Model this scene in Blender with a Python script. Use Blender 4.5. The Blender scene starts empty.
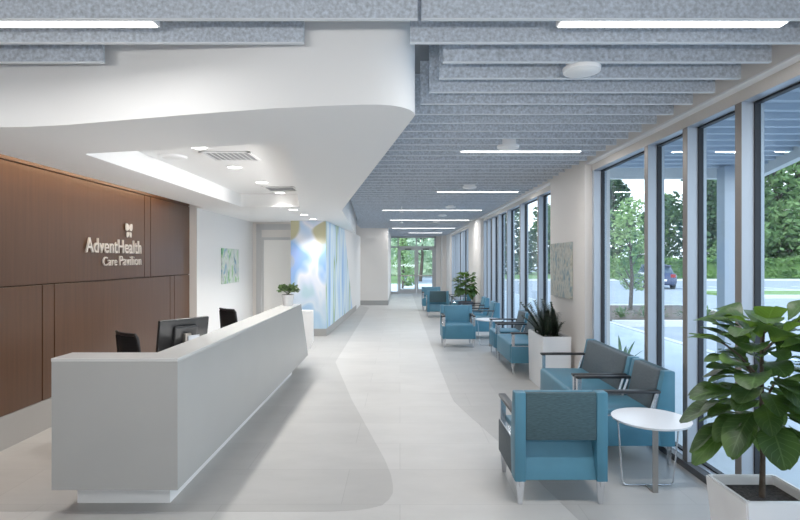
import bpy, bmesh, math, random
from mathutils import Vector, Matrix, noise
random.seed(7)
PI = math.pi
SC = bpy.context.scene
COL = SC.collection
R = math.radians

# ------------------------------------------------------------------ materials
def srgb(r, g, b):
    f = lambda c: (c/12.92 if c <= .04045 else ((c+.055)/1.055)**2.4)
    return (f(r/255), f(g/255), f(b/255), 1)

def mat(name, col, rough=.5, metal=0, spec=.5, var=0, scale=20, stretch=(1,1,1), bump=0, bscale=60, coat=0, detail=4):
    m = bpy.data.materials.new(name); m.use_nodes = True
    nt = m.node_tree; b = nt.nodes['Principled BSDF']
    b.inputs['Base Color'].default_value = col
    b.inputs['Roughness'].default_value = rough
    b.inputs['Metallic'].default_value = metal
    b.inputs['Specular IOR Level'].default_value = spec
    if coat:
        b.inputs['Coat Weight'].default_value = coat; b.inputs['Coat Roughness'].default_value = .15
    if var or bump:
        tc = nt.nodes.new('ShaderNodeTexCoord'); mp = nt.nodes.new('ShaderNodeMapping')
        mp.inputs['Scale'].default_value = stretch
        nt.links.new(tc.outputs['Object'], mp.inputs['Vector'])
    if var:
        n = nt.nodes.new('ShaderNodeTexNoise'); n.inputs['Scale'].default_value = scale; n.inputs['Detail'].default_value = detail
        nt.links.new(mp.outputs['Vector'], n.inputs['Vector'])
        r = nt.nodes.new('ShaderNodeValToRGB')
        r.color_ramp.elements[0].position = .3; r.color_ramp.elements[1].position = .7
        r.color_ramp.elements[0].color = tuple(max(0, c*(1-var)) for c in col[:3])+(1,)
        r.color_ramp.elements[1].color = tuple(min(1, c*(1+var)) for c in col[:3])+(1,)
        nt.links.new(n.outputs['Fac'], r.inputs['Fac']); nt.links.new(r.outputs['Color'], b.inputs['Base Color'])
    if bump:
        n2 = nt.nodes.new('ShaderNodeTexNoise'); n2.inputs['Scale'].default_value = bscale; n2.inputs['Detail'].default_value = 3
        nt.links.new(mp.outputs['Vector'], n2.inputs['Vector'])
        bp = nt.nodes.new('ShaderNodeBump'); bp.inputs['Strength'].default_value = bump; bp.inputs['Distance'].default_value = .01
        nt.links.new(n2.outputs['Fac'], bp.inputs['Height']); nt.links.new(bp.outputs['Normal'], b.inputs['Normal'])
    return m

def emit(name, col, s):
    m = bpy.data.materials.new(name); m.use_nodes = True
    b = m.node_tree.nodes['Principled BSDF']
    b.inputs['Base Color'].default_value = col
    b.inputs['Emission Color'].default_value = col; b.inputs['Emission Strength'].default_value = s
    return m

def glass_mat():
    m = bpy.data.materials.new('pane_glass'); m.use_nodes = True
    nt = m.node_tree; nt.nodes.clear()
    o = nt.nodes.new('ShaderNodeOutputMaterial'); mx = nt.nodes.new('ShaderNodeMixShader')
    t = nt.nodes.new('ShaderNodeBsdfTransparent'); t.inputs['Color'].default_value = (.86, .93, .97, 1)
    g = nt.nodes.new('ShaderNodeBsdfGlossy'); g.inputs['Roughness'].default_value = .01
    g.inputs['Color'].default_value = (.8, .88, .95, 1)
    lw = nt.nodes.new('ShaderNodeLayerWeight'); lw.inputs['Blend'].default_value = .5
    pw = nt.nodes.new('ShaderNodeMath'); pw.operation = 'POWER'; pw.inputs[1].default_value = 4.5; nt.links.new(lw.outputs['Facing'], pw.inputs[0])
    fr = nt.nodes.new('ShaderNodeMath'); fr.operation = 'MULTIPLY_ADD'; fr.inputs[1].default_value = .5; fr.inputs[2].default_value = .018
    nt.links.new(pw.outputs[0], fr.inputs[0])
    nt.links.new(fr.outputs[0], mx.inputs[0]); nt.links.new(t.outputs[0], mx.inputs[1]); nt.links.new(g.outputs[0], mx.inputs[2])
    nt.links.new(mx.outputs[0], o.inputs[0])
    return m

def ramp_mix(nt, fac, stops):
    r = nt.nodes.new('ShaderNodeValToRGB'); cr = r.color_ramp
    while len(cr.elements) > 1: cr.elements.remove(cr.elements[-1])
    cr.elements[0].position = stops[0][0]; cr.elements[0].color = stops[0][1]
    for p, c in stops[1:]:
        e = cr.elements.new(p); e.color = c
    nt.links.new(fac, r.inputs['Fac'])
    return r.outputs['Color']

M = {}
M['white'] = mat('white_paint', srgb(236,236,236), .6)
M['wall'] = mat('wall_paint', srgb(232,231,230), .65, bump=.03, bscale=180)
M['tan_wall'] = mat('warm_white_paint', srgb(226,221,216), .65)
M['soffit'] = mat('soffit_paint', srgb(242,242,241), .7)
M['deck'] = mat('ceiling_deck', srgb(120,124,128), .8)
M['felt'] = mat('grey_felt', srgb(190,198,208), .95, spec=.1, var=.28, scale=55, bump=.3, bscale=90, detail=6)
M['felt_edge'] = mat('pale_felt_edge', srgb(225,230,235), .9, spec=.1)
M['base'] = mat('baseboard_grey', srgb(168,166,163), .55)
M['base_dark'] = mat('baseboard_dark_grey', srgb(158,158,156), .55)
M['wood'] = mat('brown_wood_veneer', srgb(86,59,42), .33, spec=.4, var=.12, scale=5, stretch=(6,6,.25), bump=.02, bscale=30)
M['groove'] = mat('groove_brown', srgb(52,32,20), .8)  # dark brown joint colour, also used on the sign standoffs
M['desk'] = mat('pale_grey_solid_surface', srgb(172,172,170), .38, spec=.5, var=.02, scale=3)
M['desk_white'] = mat('white_solid_surface', srgb(245,245,245), .35)
M['alum'] = mat('silver_aluminium', srgb(172,180,190), .38, metal=.35, spec=.5)
M['alum_shade'] = mat('shaded_aluminium', srgb(122,116,110), .45, metal=.4)  # mullion aluminium with its room-side shade put into the colour
M['gasket'] = mat('black_gasket', srgb(22,26,34), .6)
M['sill'] = mat('dark_bronze_sill', srgb(92,92,94), .5, metal=.3)
M['glass'] = glass_mat()
M['fascia'] = mat('tan_head_fascia', srgb(196,190,184), .6)
M['blue'] = mat('teal_vinyl', srgb(68,124,148), .45, spec=.45, var=.05, scale=8, bump=.03, bscale=40)
M['blue2'] = mat('pale_teal_vinyl', srgb(84,152,174), .42, spec=.45)
M['grey_fab'] = mat('charcoal_woven_fabric', srgb(88,98,104), .7, spec=.3, var=.22, scale=40, stretch=(1,1,6), bump=.12, bscale=120)
M['teal_dark'] = mat('dark_teal_woven_fabric', srgb(62,86,94), .65, spec=.3, var=.25, scale=30, stretch=(1,1,7), bump=.1, bscale=120)
M['chrome'] = mat('brushed_steel', srgb(216,218,222), .22, metal=.9)
M['steel'] = mat('satin_steel', srgb(168,162,156), .35, metal=.85)
M['armcap'] = mat('black_arm_cap', srgb(34,36,40), .4)
M['table'] = mat('white_laminate', srgb(244,244,246), .3)
M['planter'] = mat('white_gloss_planter', srgb(240,240,241), .25, coat=.3)
M['soil'] = mat('dark_soil', srgb(52,48,46), .95, var=.6, scale=60, bump=1, bscale=90)
M['black'] = mat('black_plastic', srgb(26,27,29), .4)
M['black_mesh'] = mat('black_mesh_fabric', srgb(36,36,38), .8, var=.3, scale=200)
M['trunk'] = mat('grey_brown_bark', srgb(78,68,58), .9, var=.3, scale=30, bump=.5, bscale=50)
M['led'] = emit('led_diffuser', (1,.99,.97,1), 3.2)
M['down'] = emit('downlight_lens', (1,.98,.94,1), 8)
M['sign'] = mat('pale_metal_letters', srgb(226,218,210), .4, metal=.1)
M['fixture'] = mat('white_fixture', srgb(246,246,246), .5)
M['grille'] = mat('grey_grille', srgb(150,152,154), .6)
M['doorleaf'] = mat('pale_door', srgb(240,238,234), .5)
M['doorframe'] = mat('light_grey_metal_frame', srgb(196,196,196), .5)
M['entry'] = mat('entry_aluminium', srgb(182,184,186), .45, metal=.2)
M['navy_pot'] = mat('dark_navy_pot', srgb(30,44,66), .4)
M['concrete'] = mat('sidewalk_concrete', srgb(205,208,210), .85, var=.05, scale=2)
M['asphalt'] = mat('asphalt', srgb(150,155,162), .9, var=.08, scale=1.5)
M['curb'] = mat('curb_concrete', srgb(214,214,210), .85)
M['paint'] = mat('road_paint', srgb(240,240,240), .8)
M['lawn'] = mat('lawn_grass', srgb(110,138,78), .95, var=.3, scale=3)
M['mulch'] = mat('mulch', srgb(96,82,72), .95, var=.3, scale=10)
M['canopy'] = mat('canopy_soffit', srgb(176,186,198), .7)
M['car'] = mat('navy_car_paint', srgb(36,52,92), .25, metal=.3, coat=1)
M['carglass'] = mat('dark_car_glass', srgb(60,74,90), .1)
M['tyre'] = mat('tyre_rubber', srgb(24,24,25), .8)
M['redlamp'] = mat('red_tail_lamp', srgb(150,30,30), .3)

def leaf_mat(name, c1, c2, rough=.45, var_scale=1.5, trans=.25):
    m = bpy.data.materials.new(name); m.use_nodes = True
    nt = m.node_tree; b = nt.nodes['Principled BSDF']
    tc = nt.nodes.new('ShaderNodeTexCoord')
    n = nt.nodes.new('ShaderNodeTexNoise'); n.inputs['Scale'].default_value = var_scale; n.inputs['Detail'].default_value = 5
    nt.links.new(tc.outputs['Object'], n.inputs['Vector'])
    c = ramp_mix(nt, n.outputs['Fac'], [(.3, c1), (.7, c2)])
    nt.links.new(c, b.inputs['Base Color']); b.inputs['Roughness'].default_value = rough
    b.inputs['Specular IOR Level'].default_value = .3
    if trans:
        o = [x for x in nt.nodes if x.type == 'OUTPUT_MATERIAL'][0]
        t = nt.nodes.new('ShaderNodeBsdfTranslucent'); nt.links.new(c, t.inputs['Color'])
        mx = nt.nodes.new('ShaderNodeMixShader'); mx.inputs[0].default_value = trans
        nt.links.new(b.outputs[0], mx.inputs[1]); nt.links.new(t.outputs[0], mx.inputs[2]); nt.links.new(mx.outputs[0], o.inputs[0])
    return m
M['tree_dark'] = leaf_mat('dark_tree_leaves', srgb(48,70,50), srgb(92,120,84), .8, .5)
M['tree_mid'] = leaf_mat('green_tree_leaves', srgb(70,98,58), srgb(128,158,100), .8, .5)
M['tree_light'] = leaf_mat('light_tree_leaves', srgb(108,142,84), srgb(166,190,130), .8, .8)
M['tree_washed_out'] = leaf_mat('washed_out_tree_leaves', srgb(158,184,146), srgb(206,220,190), .8, .6)  # washed-out glare beyond the entry put into the leaf colour
M['hedge'] = leaf_mat('hedge_leaves', srgb(76,110,58), srgb(128,160,90), .8, 1)
M['shrub'] = leaf_mat('shrub_leaves', srgb(70,104,66), srgb(140,160,110), .7, 3)
M['zz'] = leaf_mat('dark_glossy_leaves', srgb(24,34,28), srgb(50,66,48), .35, 8, .1)
M['small_plant'] = leaf_mat('olive_leaves', srgb(54,84,48), srgb(120,142,92), .5, 20)

def fig_mat():
    m = bpy.data.materials.new('fiddle_leaf'); m.use_nodes = True
    nt = m.node_tree; b = nt.nodes['Principled BSDF']
    uv = nt.nodes.new('ShaderNodeUVMap'); sx = nt.nodes.new('ShaderNodeSeparateXYZ')
    nt.links.new(uv.outputs[0], sx.inputs[0])
    # midrib + side veins from leaf coordinates
    a = nt.nodes.new('ShaderNodeMath'); a.operation = 'ABSOLUTE'; nt.links.new(sx.outputs[0], a.inputs[0])
    mid = nt.nodes.new('ShaderNodeMath'); mid.operation = 'LESS_THAN'; mid.inputs[1].default_value = .045; nt.links.new(a.outputs[0], mid.inputs[0])
    v = nt.nodes.new('ShaderNodeMath'); v.operation = 'MULTIPLY_ADD'; v.inputs[1].default_value = -.28
    nt.links.new(a.outputs[0], v.inputs[0]); nt.links.new(sx.outputs[1], v.inputs[2])
    w = nt.nodes.new('ShaderNodeMath'); w.operation = 'MULTIPLY'; w.inputs[1].default_value = 8; nt.links.new(v.outputs[0], w.inputs[0])
    fr = nt.nodes.new('ShaderNodeMath'); fr.operation = 'FRACT'; nt.links.new(w.outputs[0], fr.inputs[0])
    vl = nt.nodes.new('ShaderNodeMath'); vl.operation = 'LESS_THAN'; vl.inputs[1].default_value = .09; nt.links.new(fr.outputs[0], vl.inputs[0])
    mx = nt.nodes.new('ShaderNodeMath'); mx.operation = 'MAXIMUM'; nt.links.new(mid.outputs[0], mx.inputs[0]); nt.links.new(vl.outputs[0], mx.inputs[1])
    tc = nt.nodes.new('ShaderNodeTexCoord'); n = nt.nodes.new('ShaderNodeTexNoise'); n.inputs['Scale'].default_value = 5
    nt.links.new(tc.outputs['Object'], n.inputs['Vector'])
    c = ramp_mix(nt, n.outputs['Fac'], [(.3, srgb(30,50,32)), (.58, srgb(56,84,44)), (.76, srgb(104,138,68))])
    mc = nt.nodes.new('ShaderNodeMixRGB'); nt.links.new(c, mc.inputs[1]); mc.inputs[2].default_value = srgb(106,138,84)
    s = nt.nodes.new('ShaderNodeMath'); s.operation = 'MULTIPLY'; s.inputs[1].default_value = .55
    nt.links.new(mx.outputs[0], s.inputs[0]); nt.links.new(s.outputs[0], mc.inputs[0])
    nt.links.new(mc.outputs[0], b.inputs['Base Color'])
    b.inputs['Roughness'].default_value = .46
    o = [x for x in nt.nodes if x.type == 'OUTPUT_MATERIAL'][0]
    t = nt.nodes.new('ShaderNodeBsdfTranslucent'); t.inputs['Color'].default_value = srgb(110,150,50)
    ms = nt.nodes.new('ShaderNodeMixShader'); ms.inputs[0].default_value = .25
    nt.links.new(b.outputs[0], ms.inputs[1]); nt.links.new(t.outputs[0], ms.inputs[2]); nt.links.new(ms.outputs[0], o.inputs[0])
    return m
M['fig'] = fig_mat()

def floor_mat(name, base):
    m = bpy.data.materials.new(name); m.use_nodes = True
    nt = m.node_tree; b = nt.nodes['Principled BSDF']
    tc = nt.nodes.new('ShaderNodeTexCoord')
    br = nt.nodes.new('ShaderNodeTexBrick')
    br.inputs['Scale'].default_value = 1; br.inputs['Brick Width'].default_value = 1.2; br.inputs['Row Height'].default_value = .6
    br.inputs['Mortar Size'].default_value = .003; br.inputs['Mortar Smooth'].default_value = .1; br.offset = .33
    br.inputs['Color1'].default_value = base; br.inputs['Color2'].default_value = tuple(c*.94 for c in base[:3])+(1,)
    br.inputs['Mortar'].default_value = tuple(c*.82 for c in base[:3])+(1,)
    nt.links.new(tc.outputs['Object'], br.inputs['Vector'])
    n = nt.nodes.new('ShaderNodeTexNoise'); n.inputs['Scale'].default_value = 2.2; n.inputs['Detail'].default_value = 8; n.inputs['Roughness'].default_value = .65
    mp = nt.nodes.new('ShaderNodeMapping'); mp.inputs['Scale'].default_value = (.7, 1.6, 1)
    nt.links.new(tc.outputs['Object'], mp.inputs[0]); nt.links.new(mp.outputs[0], n.inputs['Vector'])
    rc = ramp_mix(nt, n.outputs['Fac'], [(.3, (.88,.88,.88,1)), (.7, (1,1,1,1))])
    mx = nt.nodes.new('ShaderNodeMixRGB'); mx.blend_type = 'MULTIPLY'; mx.inputs[0].default_value = 1
    nt.links.new(br.outputs['Color'], mx.inputs[1]); nt.links.new(rc, mx.inputs[2])
    nt.links.new(mx.outputs[0], b.inputs['Base Color'])
    b.inputs['Roughness'].default_value = .42; b.inputs['Specular IOR Level'].default_value = .4
    return m
M['floor_light'] = floor_mat('pale_floor_tile', srgb(205,203,200))
M['floor_dark'] = floor_mat('grey_floor_tile', srgb(185,183,180))

def mural_mat(name, mode):
    m = bpy.data.materials.new(name); m.use_nodes = True
    nt = m.node_tree; b = nt.nodes['Principled BSDF']; b.inputs['Roughness'].default_value = .55
    tc = nt.nodes.new('ShaderNodeTexCoord'); mp = nt.nodes.new('ShaderNodeMapping')
    nt.links.new(tc.outputs['Object'], mp.inputs[0])
    n = nt.nodes.new('ShaderNodeTexNoise'); n.inputs['Detail'].default_value = 1.2
    nt.links.new(mp.outputs[0], n.inputs['Vector'])
    B1, B2, W, G, T, A = srgb(112,160,224), srgb(166,202,236), srgb(236,236,244), srgb(138,168,118), srgb(190,184,148), srgb(150,196,206)
    if mode == 'front':
        mp.inputs['Scale'].default_value = (1.5, 1, 1.0); n.inputs['Scale'].default_value = 1.25; n.inputs['Distortion'].default_value = .6
        c = ramp_mix(nt, n.outputs['Fac'], [(.26, srgb(150,172,226)), (.40, srgb(140,180,230)), (.48, srgb(186,210,238)), (.55, W), (.64, srgb(214,222,240)), (.72, srgb(176,206,216))])
        # warm and green petals low in frequency, toward the top
        n2 = nt.nodes.new('ShaderNodeTexNoise'); n2.inputs['Scale'].default_value = 2.3; n2.inputs['Detail'].default_value = 0
        mp2 = nt.nodes.new('ShaderNodeMapping'); mp2.inputs['Location'].default_value = (3.1, 0, 5.4); mp2.inputs['Scale'].default_value = (1.3, 1, .9)
        nt.links.new(tc.outputs['Object'], mp2.inputs[0]); nt.links.new(mp2.outputs[0], n2.inputs['Vector'])
        sx = nt.nodes.new('ShaderNodeSeparateXYZ'); nt.links.new(tc.outputs['Object'], sx.inputs[0])
        h = nt.nodes.new('ShaderNodeMapRange'); h.inputs[1].default_value = 1.2; h.inputs[2].default_value = 2.2; nt.links.new(sx.outputs[2], h.inputs[0])
        f = ramp_mix(nt, n2.outputs['Fac'], [(.56, (0,0,0,1)), (.62, (1,1,1,1))])
        mu = nt.nodes.new('ShaderNodeMath'); mu.operation = 'MULTIPLY'; nt.links.new(f, mu.inputs[0]); nt.links.new(h.outputs[0], mu.inputs[1])
        mx = nt.nodes.new('ShaderNodeMixRGB'); nt.links.new(mu.outputs[0], mx.inputs[0]); nt.links.new(c, mx.inputs[1]); mx.inputs[2].default_value = T
        g2 = nt.nodes.new('ShaderNodeMapRange'); g2.inputs[1].default_value = 1.3; g2.inputs[2].default_value = .4; g2.inputs[4].default_value = .75; nt.links.new(sx.outputs[2], g2.inputs[0])
        mx2 = nt.nodes.new('ShaderNodeMixRGB'); nt.links.new(g2.outputs[0], mx2.inputs[0]); nt.links.new(mx.outputs[0], mx2.inputs[1]); mx2.inputs[2].default_value = srgb(172,200,218)
        out = mx2.outputs[0]
    elif mode == 'side':
        mp.inputs['Scale'].default_value = (1, .75, .12); n.inputs['Scale'].default_value = 2.6; n.inputs['Detail'].default_value = 2
        out = ramp_mix(nt, n.outputs['Fac'], [(.3, srgb(140,184,230)), (.4, srgb(188,214,238)), (.47, srgb(226,238,240)), (.54, srgb(190,216,238)), (.58, G), (.62, srgb(206,224,212)), (.7, srgb(140,184,230))])
    elif mode == 'green':
        mp.inputs['Scale'].default_value = (1, 1.3, .7); n.inputs['Scale'].default_value = 3.6; n.inputs['Detail'].default_value = 3; n.inputs['Distortion'].default_value = 1.2
        out = ramp_mix(nt, n.outputs['Fac'], [(.3, srgb(74,150,120)), (.42, srgb(150,196,140)), (.5, srgb(214,220,214)), (.58, srgb(190,196,190)), (.66, srgb(90,160,190)), (.75, srgb(120,120,110))])
    else:
        mp.inputs['Scale'].default_value = (1, 1, .6); n.inputs['Scale'].default_value = 14; n.inputs['Detail'].default_value = 6
        out = ramp_mix(nt, n.outputs['Fac'], [(.3, srgb(96,128,140)), (.42, srgb(150,160,158)), (.52, srgb(186,184,172)), (.62, srgb(140,142,132)), (.72, srgb(110,148,156))])
    nt.links.new(out, b.inputs['Base Color'])
    return m

# ------------------------------------------------------------------ mesh helpers
def new(): return bmesh.new()
def box(bm, x0, x1, y0, y1, z0, z1, bev=0, seg=2):
    m = Matrix.Translation(((x0+x1)/2, (y0+y1)/2, (z0+z1)/2)) @ Matrix.Diagonal((abs(x1-x0), abs(y1-y0), abs(z1-z0), 1))
    r = bmesh.ops.create_cube(bm, size=1, matrix=m)
    if bev:
        es = list({e for v in r['verts'] for e in v.link_edges})
        bmesh.ops.bevel(bm, geom=es, offset=bev, segments=seg, affect='EDGES', profile=.5)
    return bm
def prism(bm, pts, axis, a, b, bev=0, seg=2):
    """extrude polygon pts (2D) along axis from a to b"""
    def P(p, t):
        if axis == 'x': return (t, p[0], p[1])
        if axis == 'y': return (p[0], t, p[1])
        return (p[0], p[1], t)
    va = [bm.verts.new(P(p, a)) for p in pts]; vb = [bm.verts.new(P(p, b)) for p in pts]
    fs = [bm.faces.new(va), bm.faces.new(list(reversed(vb)))]
    n = len(pts)
    for i in range(n): fs.append(bm.faces.new((va[i], vb[i], vb[(i+1) % n], va[(i+1) % n])))
    bmesh.ops.recalc_face_normals(bm, faces=fs)
    if bev:
        es = list({e for f in fs for e in f.edges})
        bmesh.ops.bevel(bm, geom=es, offset=bev, segments=seg, affect='EDGES', profile=.5)
    return bm
def cyl(bm, p0, p1, r0, r1=None, n=16, cap=True):
    if r1 is None: r1 = r0
    p0 = Vector(p0); p1 = Vector(p1); d = p1-p0
    q = d.to_track_quat('Z', 'Y').to_matrix().to_4x4()
    mt = Matrix.Translation((p0+p1)/2) @ q
    bmesh.ops.create_cone(bm, cap_ends=cap, segments=n, radius1=r0, radius2=r1, depth=d.length, matrix=mt)
    return bm
def tube(bm, pts, r, n=10):
    pts = [Vector(p) for p in pts]; rings = []
    rr = r if isinstance(r, (list, tuple)) else [r]*len(pts)
    for i, p in enumerate(pts):
        t = (pts[min(i+1, len(pts)-1)]-pts[max(i-1, 0)]).normalized()
        up = Vector((0,0,1)) if abs(t.z) < .95 else Vector((1,0,0))
        u = t.cross(up).normalized(); w = u.cross(t).normalized()
        rings.append([bm.verts.new(p+(u*math.cos(2*PI*k/n)+w*math.sin(2*PI*k/n))*rr[i]) for k in range(n)])
    for a, b in zip(rings, rings[1:]):
        for k in range(n): bm.faces.new((a[k], a[(k+1) % n], b[(k+1) % n], b[k]))
    bm.faces.new(list(reversed(rings[0]))); bm.faces.new(rings[-1])
    return bm
def obj(name, bm, m, parent=None, smooth=False, loc=None):
    me = bpy.data.meshes.new(name)
    bmesh.ops.recalc_face_normals(bm, faces=bm.faces) if smooth != 'leaf' else None
    bm.to_mesh(me); bm.free()
    for mm in (m if isinstance(m, (list, tuple)) else [m]): me.materials.append(mm)
    if smooth:
        if smooth == 'leaf': me.polygons.foreach_set('use_smooth', [True]*len(me.polygons))
        else:
            me.polygons.foreach_set('use_smooth', [True]*len(me.polygons))
            try: me.set_sharp_from_angle(angle=R(38))
            except Exception: pass
    o = bpy.data.objects.new(name, me); COL.objects.link(o)
    if parent: o.parent = parent
    if loc: o.location = loc
    return o
def tag(o, label, cat, group=None, kind=None):
    o['label'] = label; o['category'] = cat
    if group: o['group'] = group
    if kind: o['kind'] = kind
    return o
def thing(name, label, cat, loc=(0,0,0), rz=0, group=None):
    o = bpy.data.objects.new(name, None); COL.objects.link(o); o.empty_display_size = .1
    o.location = loc; o.rotation_euler = (0,0,rz)
    return tag(o, label, cat, group)
def struct(name, bm, m, parent=None, smooth=False):
    o = obj(name, bm, m, parent, smooth)
    if not parent: o['kind'] = 'structure'
    return o
def sempty(name, loc=(0,0,0)):
    o = bpy.data.objects.new(name, None); COL.objects.link(o); o.location = loc; o['kind'] = 'structure'
    return o
def dup(root, loc, rz, label, group=None):
    r = root.copy(); COL.objects.link(r); r.location = loc; r.rotation_euler = (0,0,rz); r['label'] = label
    if group: r['group'] = group
    for ch in list(root.children):
        c = ch.copy(); COL.objects.link(c); c.parent = r
        for g in list(ch.children):
            d = g.copy(); COL.objects.link(d); d.parent = c
    return r
ONES = ['','first','second','third','fourth','fifth','sixth','seventh','eighth','ninth','tenth','eleventh','twelfth','thirteenth','fourteenth','fifteenth','sixteenth','seventeenth','eighteenth','nineteenth']
def ordinal(n):
    if n < 20: return ONES[n]
    t = {2:'twent',3:'thirt',4:'fort',5:'fift',6:'sixt',7:'sevent',8:'eight',9:'ninet'}[n//10]
    return t+'ieth' if n % 10 == 0 else t+'y-'+ONES[n % 10]

# ------------------------------------------------------------------ room shell
XR, XL = 2.20, -3.445
ZB, ZD = 2.80, 3.12       # baffle underside, deck
ZS, ZT = 2.50, 2.70       # soffit underside, tray
YF = 25.9

b = new(); box(b, -3.6, 2.42, -3.2, 26.1, -.1, 0); struct('floor', b, M['floor_light'])
# darker tile fields laid flush in the pale floor
def flat(pts, z=.0015, th=.0015):
    bb = new(); prism(bb, pts, 'z', z-th, z); return bb
left_field = [(-3.44,3.5),(-.45,3.5),(-.297,3.518),(-.2,3.545),(-.12,3.59),(-.075,3.68),(-.05,3.78),(-.052,3.9),(-.07,4.1),(-.124,4.4),(-.566,6.28),(-1.045,8.62),(-1.07,18.4),(-1.45,19.4),(-1.45,17.6),(-1.60,11.6),(-2.3,11.6),(-2.3,12.0),(-3.3,12.0),(-3.3,8.7),(-3.44,8.7)]
o = struct('floor_inlay_left', flat(left_field), M['floor_dark']); o.name = 'floor'
right_field = [(.585,25.8),(.6,10.7),(.62,6.5),(.63,6.25),(.70,5.84),(.89,4.87),(1.135,3.38),(1.6,.5),(2.2,.5),(2.2,25.8)]
o = struct('floor_inlay_right', flat(right_field), M['floor_dark']); o.name = 'floor'
b = new(); box(b, -3.6, 2.6, -3.2, 26.1, ZD, ZD+.3); struct('ceiling', b, M['deck'])
b = new(); box(b, -3.6, 2.6, -3.3, -3.1, 0, ZD); struct('wall_rear', b, M['white'])

# left wood wall: backing with panels (grooves between)
b = new(); box(b, -3.7, XL-.02, -3.1, 8.73, 0, ZD); wl = struct('wall_left', b, M['groove'])
def panel(y0, y1, z0, z1):
    bb = new(); box(bb, XL-.025, XL, y0, y1, z0, z1, .002, 1); obj('wall_panel', bb, M['wood'], wl)
for y0, y1 in ((-3.1,7.185),(7.20,7.36),(7.375,8.73)): panel(y0, y1, 1.42, 2.52)
for y0, y1 in ((-3.1,5.13),(5.145,5.31),(5.325,7.985),(8.0,8.14),(8.155,8.73)): panel(y0, y1, .294, 1.408)
panel(-3.1, 8.73, 2.532, ZD)
b = new(); box(b, XL-.03, XL+.004, -3.1, 8.73, 0, .29); struct('baseboard_left', b, M['base'])
# white wall beyond it, jogging into the room
b = new(); box(b, -3.7, -3.325, 8.73, 12.05, 0, ZD); struct('wall_left_rear', b, M['wall'])
b = new(); box(b, -3.325, -3.313, 8.73, 12.05, 0, .15); struct('baseboard_left_rear', b, M['base'])
b = new(); box(b, -3.7, -1.6, 12.05, 12.25, 0, ZD); struct('wall_reception_back', b, M['tan_wall'])

# door in the back of the reception
d1 = sempty('door_1', (0,0,0))
b = new()
for x0, x1, z0, z1, t in ((-3.24,-3.17,0,2.46,.03),(-3.17,-3.12,0,2.39,.045),(-3.12,-3.07,0,2.16,.03),(-3.24,-2.3,2.40,2.46,.03),(-3.17,-2.3,2.33,2.40,.045),(-3.12,-2.3,2.10,2.16,.04)):
    box(b, x0, x1, 12.05-t, 12.05, z0, z1, .004, 1)
obj('door_frame', b, M['doorframe'], d1)
b = new(); box(b, -3.12, -2.3, 12.025, 12.05, 2.16, 2.33); obj('transom_panel', b, M['tan_wall'], d1)
b = new(); box(b, -3.12, -2.3, 12.02, 12.05, 2.135, 2.15); obj('door_closer_track', b, M['grille'], d1)
b = new(); box(b, -3.068, -2.3, 12.02, 12.05, .01, 2.10); obj('door_leaf', b, M['doorleaf'], d1)

# mural wall: a wedge-shaped core
b = new(); prism(b, [(-2.366,11.57),(-1.606,11.57),(-1.45,17.6),(-1.45,19.5),(-2.366,19.5)], 'z', 0, ZS)
struct('wall_mural', b, M['wall'])
b = new(); box(b, -2.366, -1.6, 11.545, 11.572, .001, .16); struct('baseboard_mural', b, M['base_dark'])
b = new(); prism(b, [(-1.606,11.56),(-1.45,17.59),(-1.435,17.59),(-1.591,11.56)], 'z', .001, .16); struct('baseboard_mural_side', b, M['base'])
b = new(); box(b, -2.366, -1.608, 11.553, 11.569, .162, ZS-.002)
tag(obj('mural', b, mural_mat('mural_front', 'front')), 'blurred blue, white and lilac petal mural on the narrow wall face behind the desk end', 'mural')
b = new()
def wx(y): return -1.606+.0259*(y-11.57)
pts = [(11.56,.165),(16.45,.165),(14.55,2.49),(11.56,2.49)]
va = [b.verts.new((wx(y)-.002, y, z)) for y, z in pts]; vb = [b.verts.new((wx(y)+.012, y, z)) for y, z in pts]
b.faces.new(va); b.faces.new(list(reversed(vb)))
for i in range(4): b.faces.new((va[i], vb[i], vb[(i+1)%4], va[(i+1)%4]))
tag(obj('mural', b, mural_mat('mural_side', 'side')), 'blue and green vertically streaked mural with a slanted edge along the corridor side', 'mural')

# corridor facing wall and passage
b = new(); box(b, -2.4, -.44, 19.5, 26.1, 0, ZD); struct('wall_passage', b, M['tan_wall'])
b = new(); box(b, -1.6, -.43, 19.48, 19.5, 0, .17); box(b, -.44, -.428, 19.48, YF, 0, .17); struct('baseboard_passage', b, M['base_dark'])
b = new(); box(b, 1.75, 2.6, YF, YF+.2, 0, ZD); box(b, -.5, 1.75, YF, YF+.2, 2.80, ZD); struct('wall_entry', b, M['tan_wall'])
b = new(); box(b, 1.98, XR, YF-.6, YF, 0, ZD); struct('trim_1', b, M['tan_wall'])

# right wall with three window banks
b = new()
W1, W2, W3 = (-3.1,6.3), (7.85,14.5), (17.2,23.4)
ZH = 2.79
for y0, y1 in ((6.35,7.8),(14.55,17.15),(23.45,26.1)): box(b, XR, 2.5, y0, y1, 0, ZH)
box(b, XR, 2.5, -3.1, 26.1, ZH, ZD)
struct('wall_right', b, M['tan_wall'])
b = new()
for y0, y1 in ((6.36,7.79),(14.56,17.14),(23.46,25.3)): box(b, XR-.012, XR, y0, y1, 0, .15)
struct('baseboard_right', b, M['base'])

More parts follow.
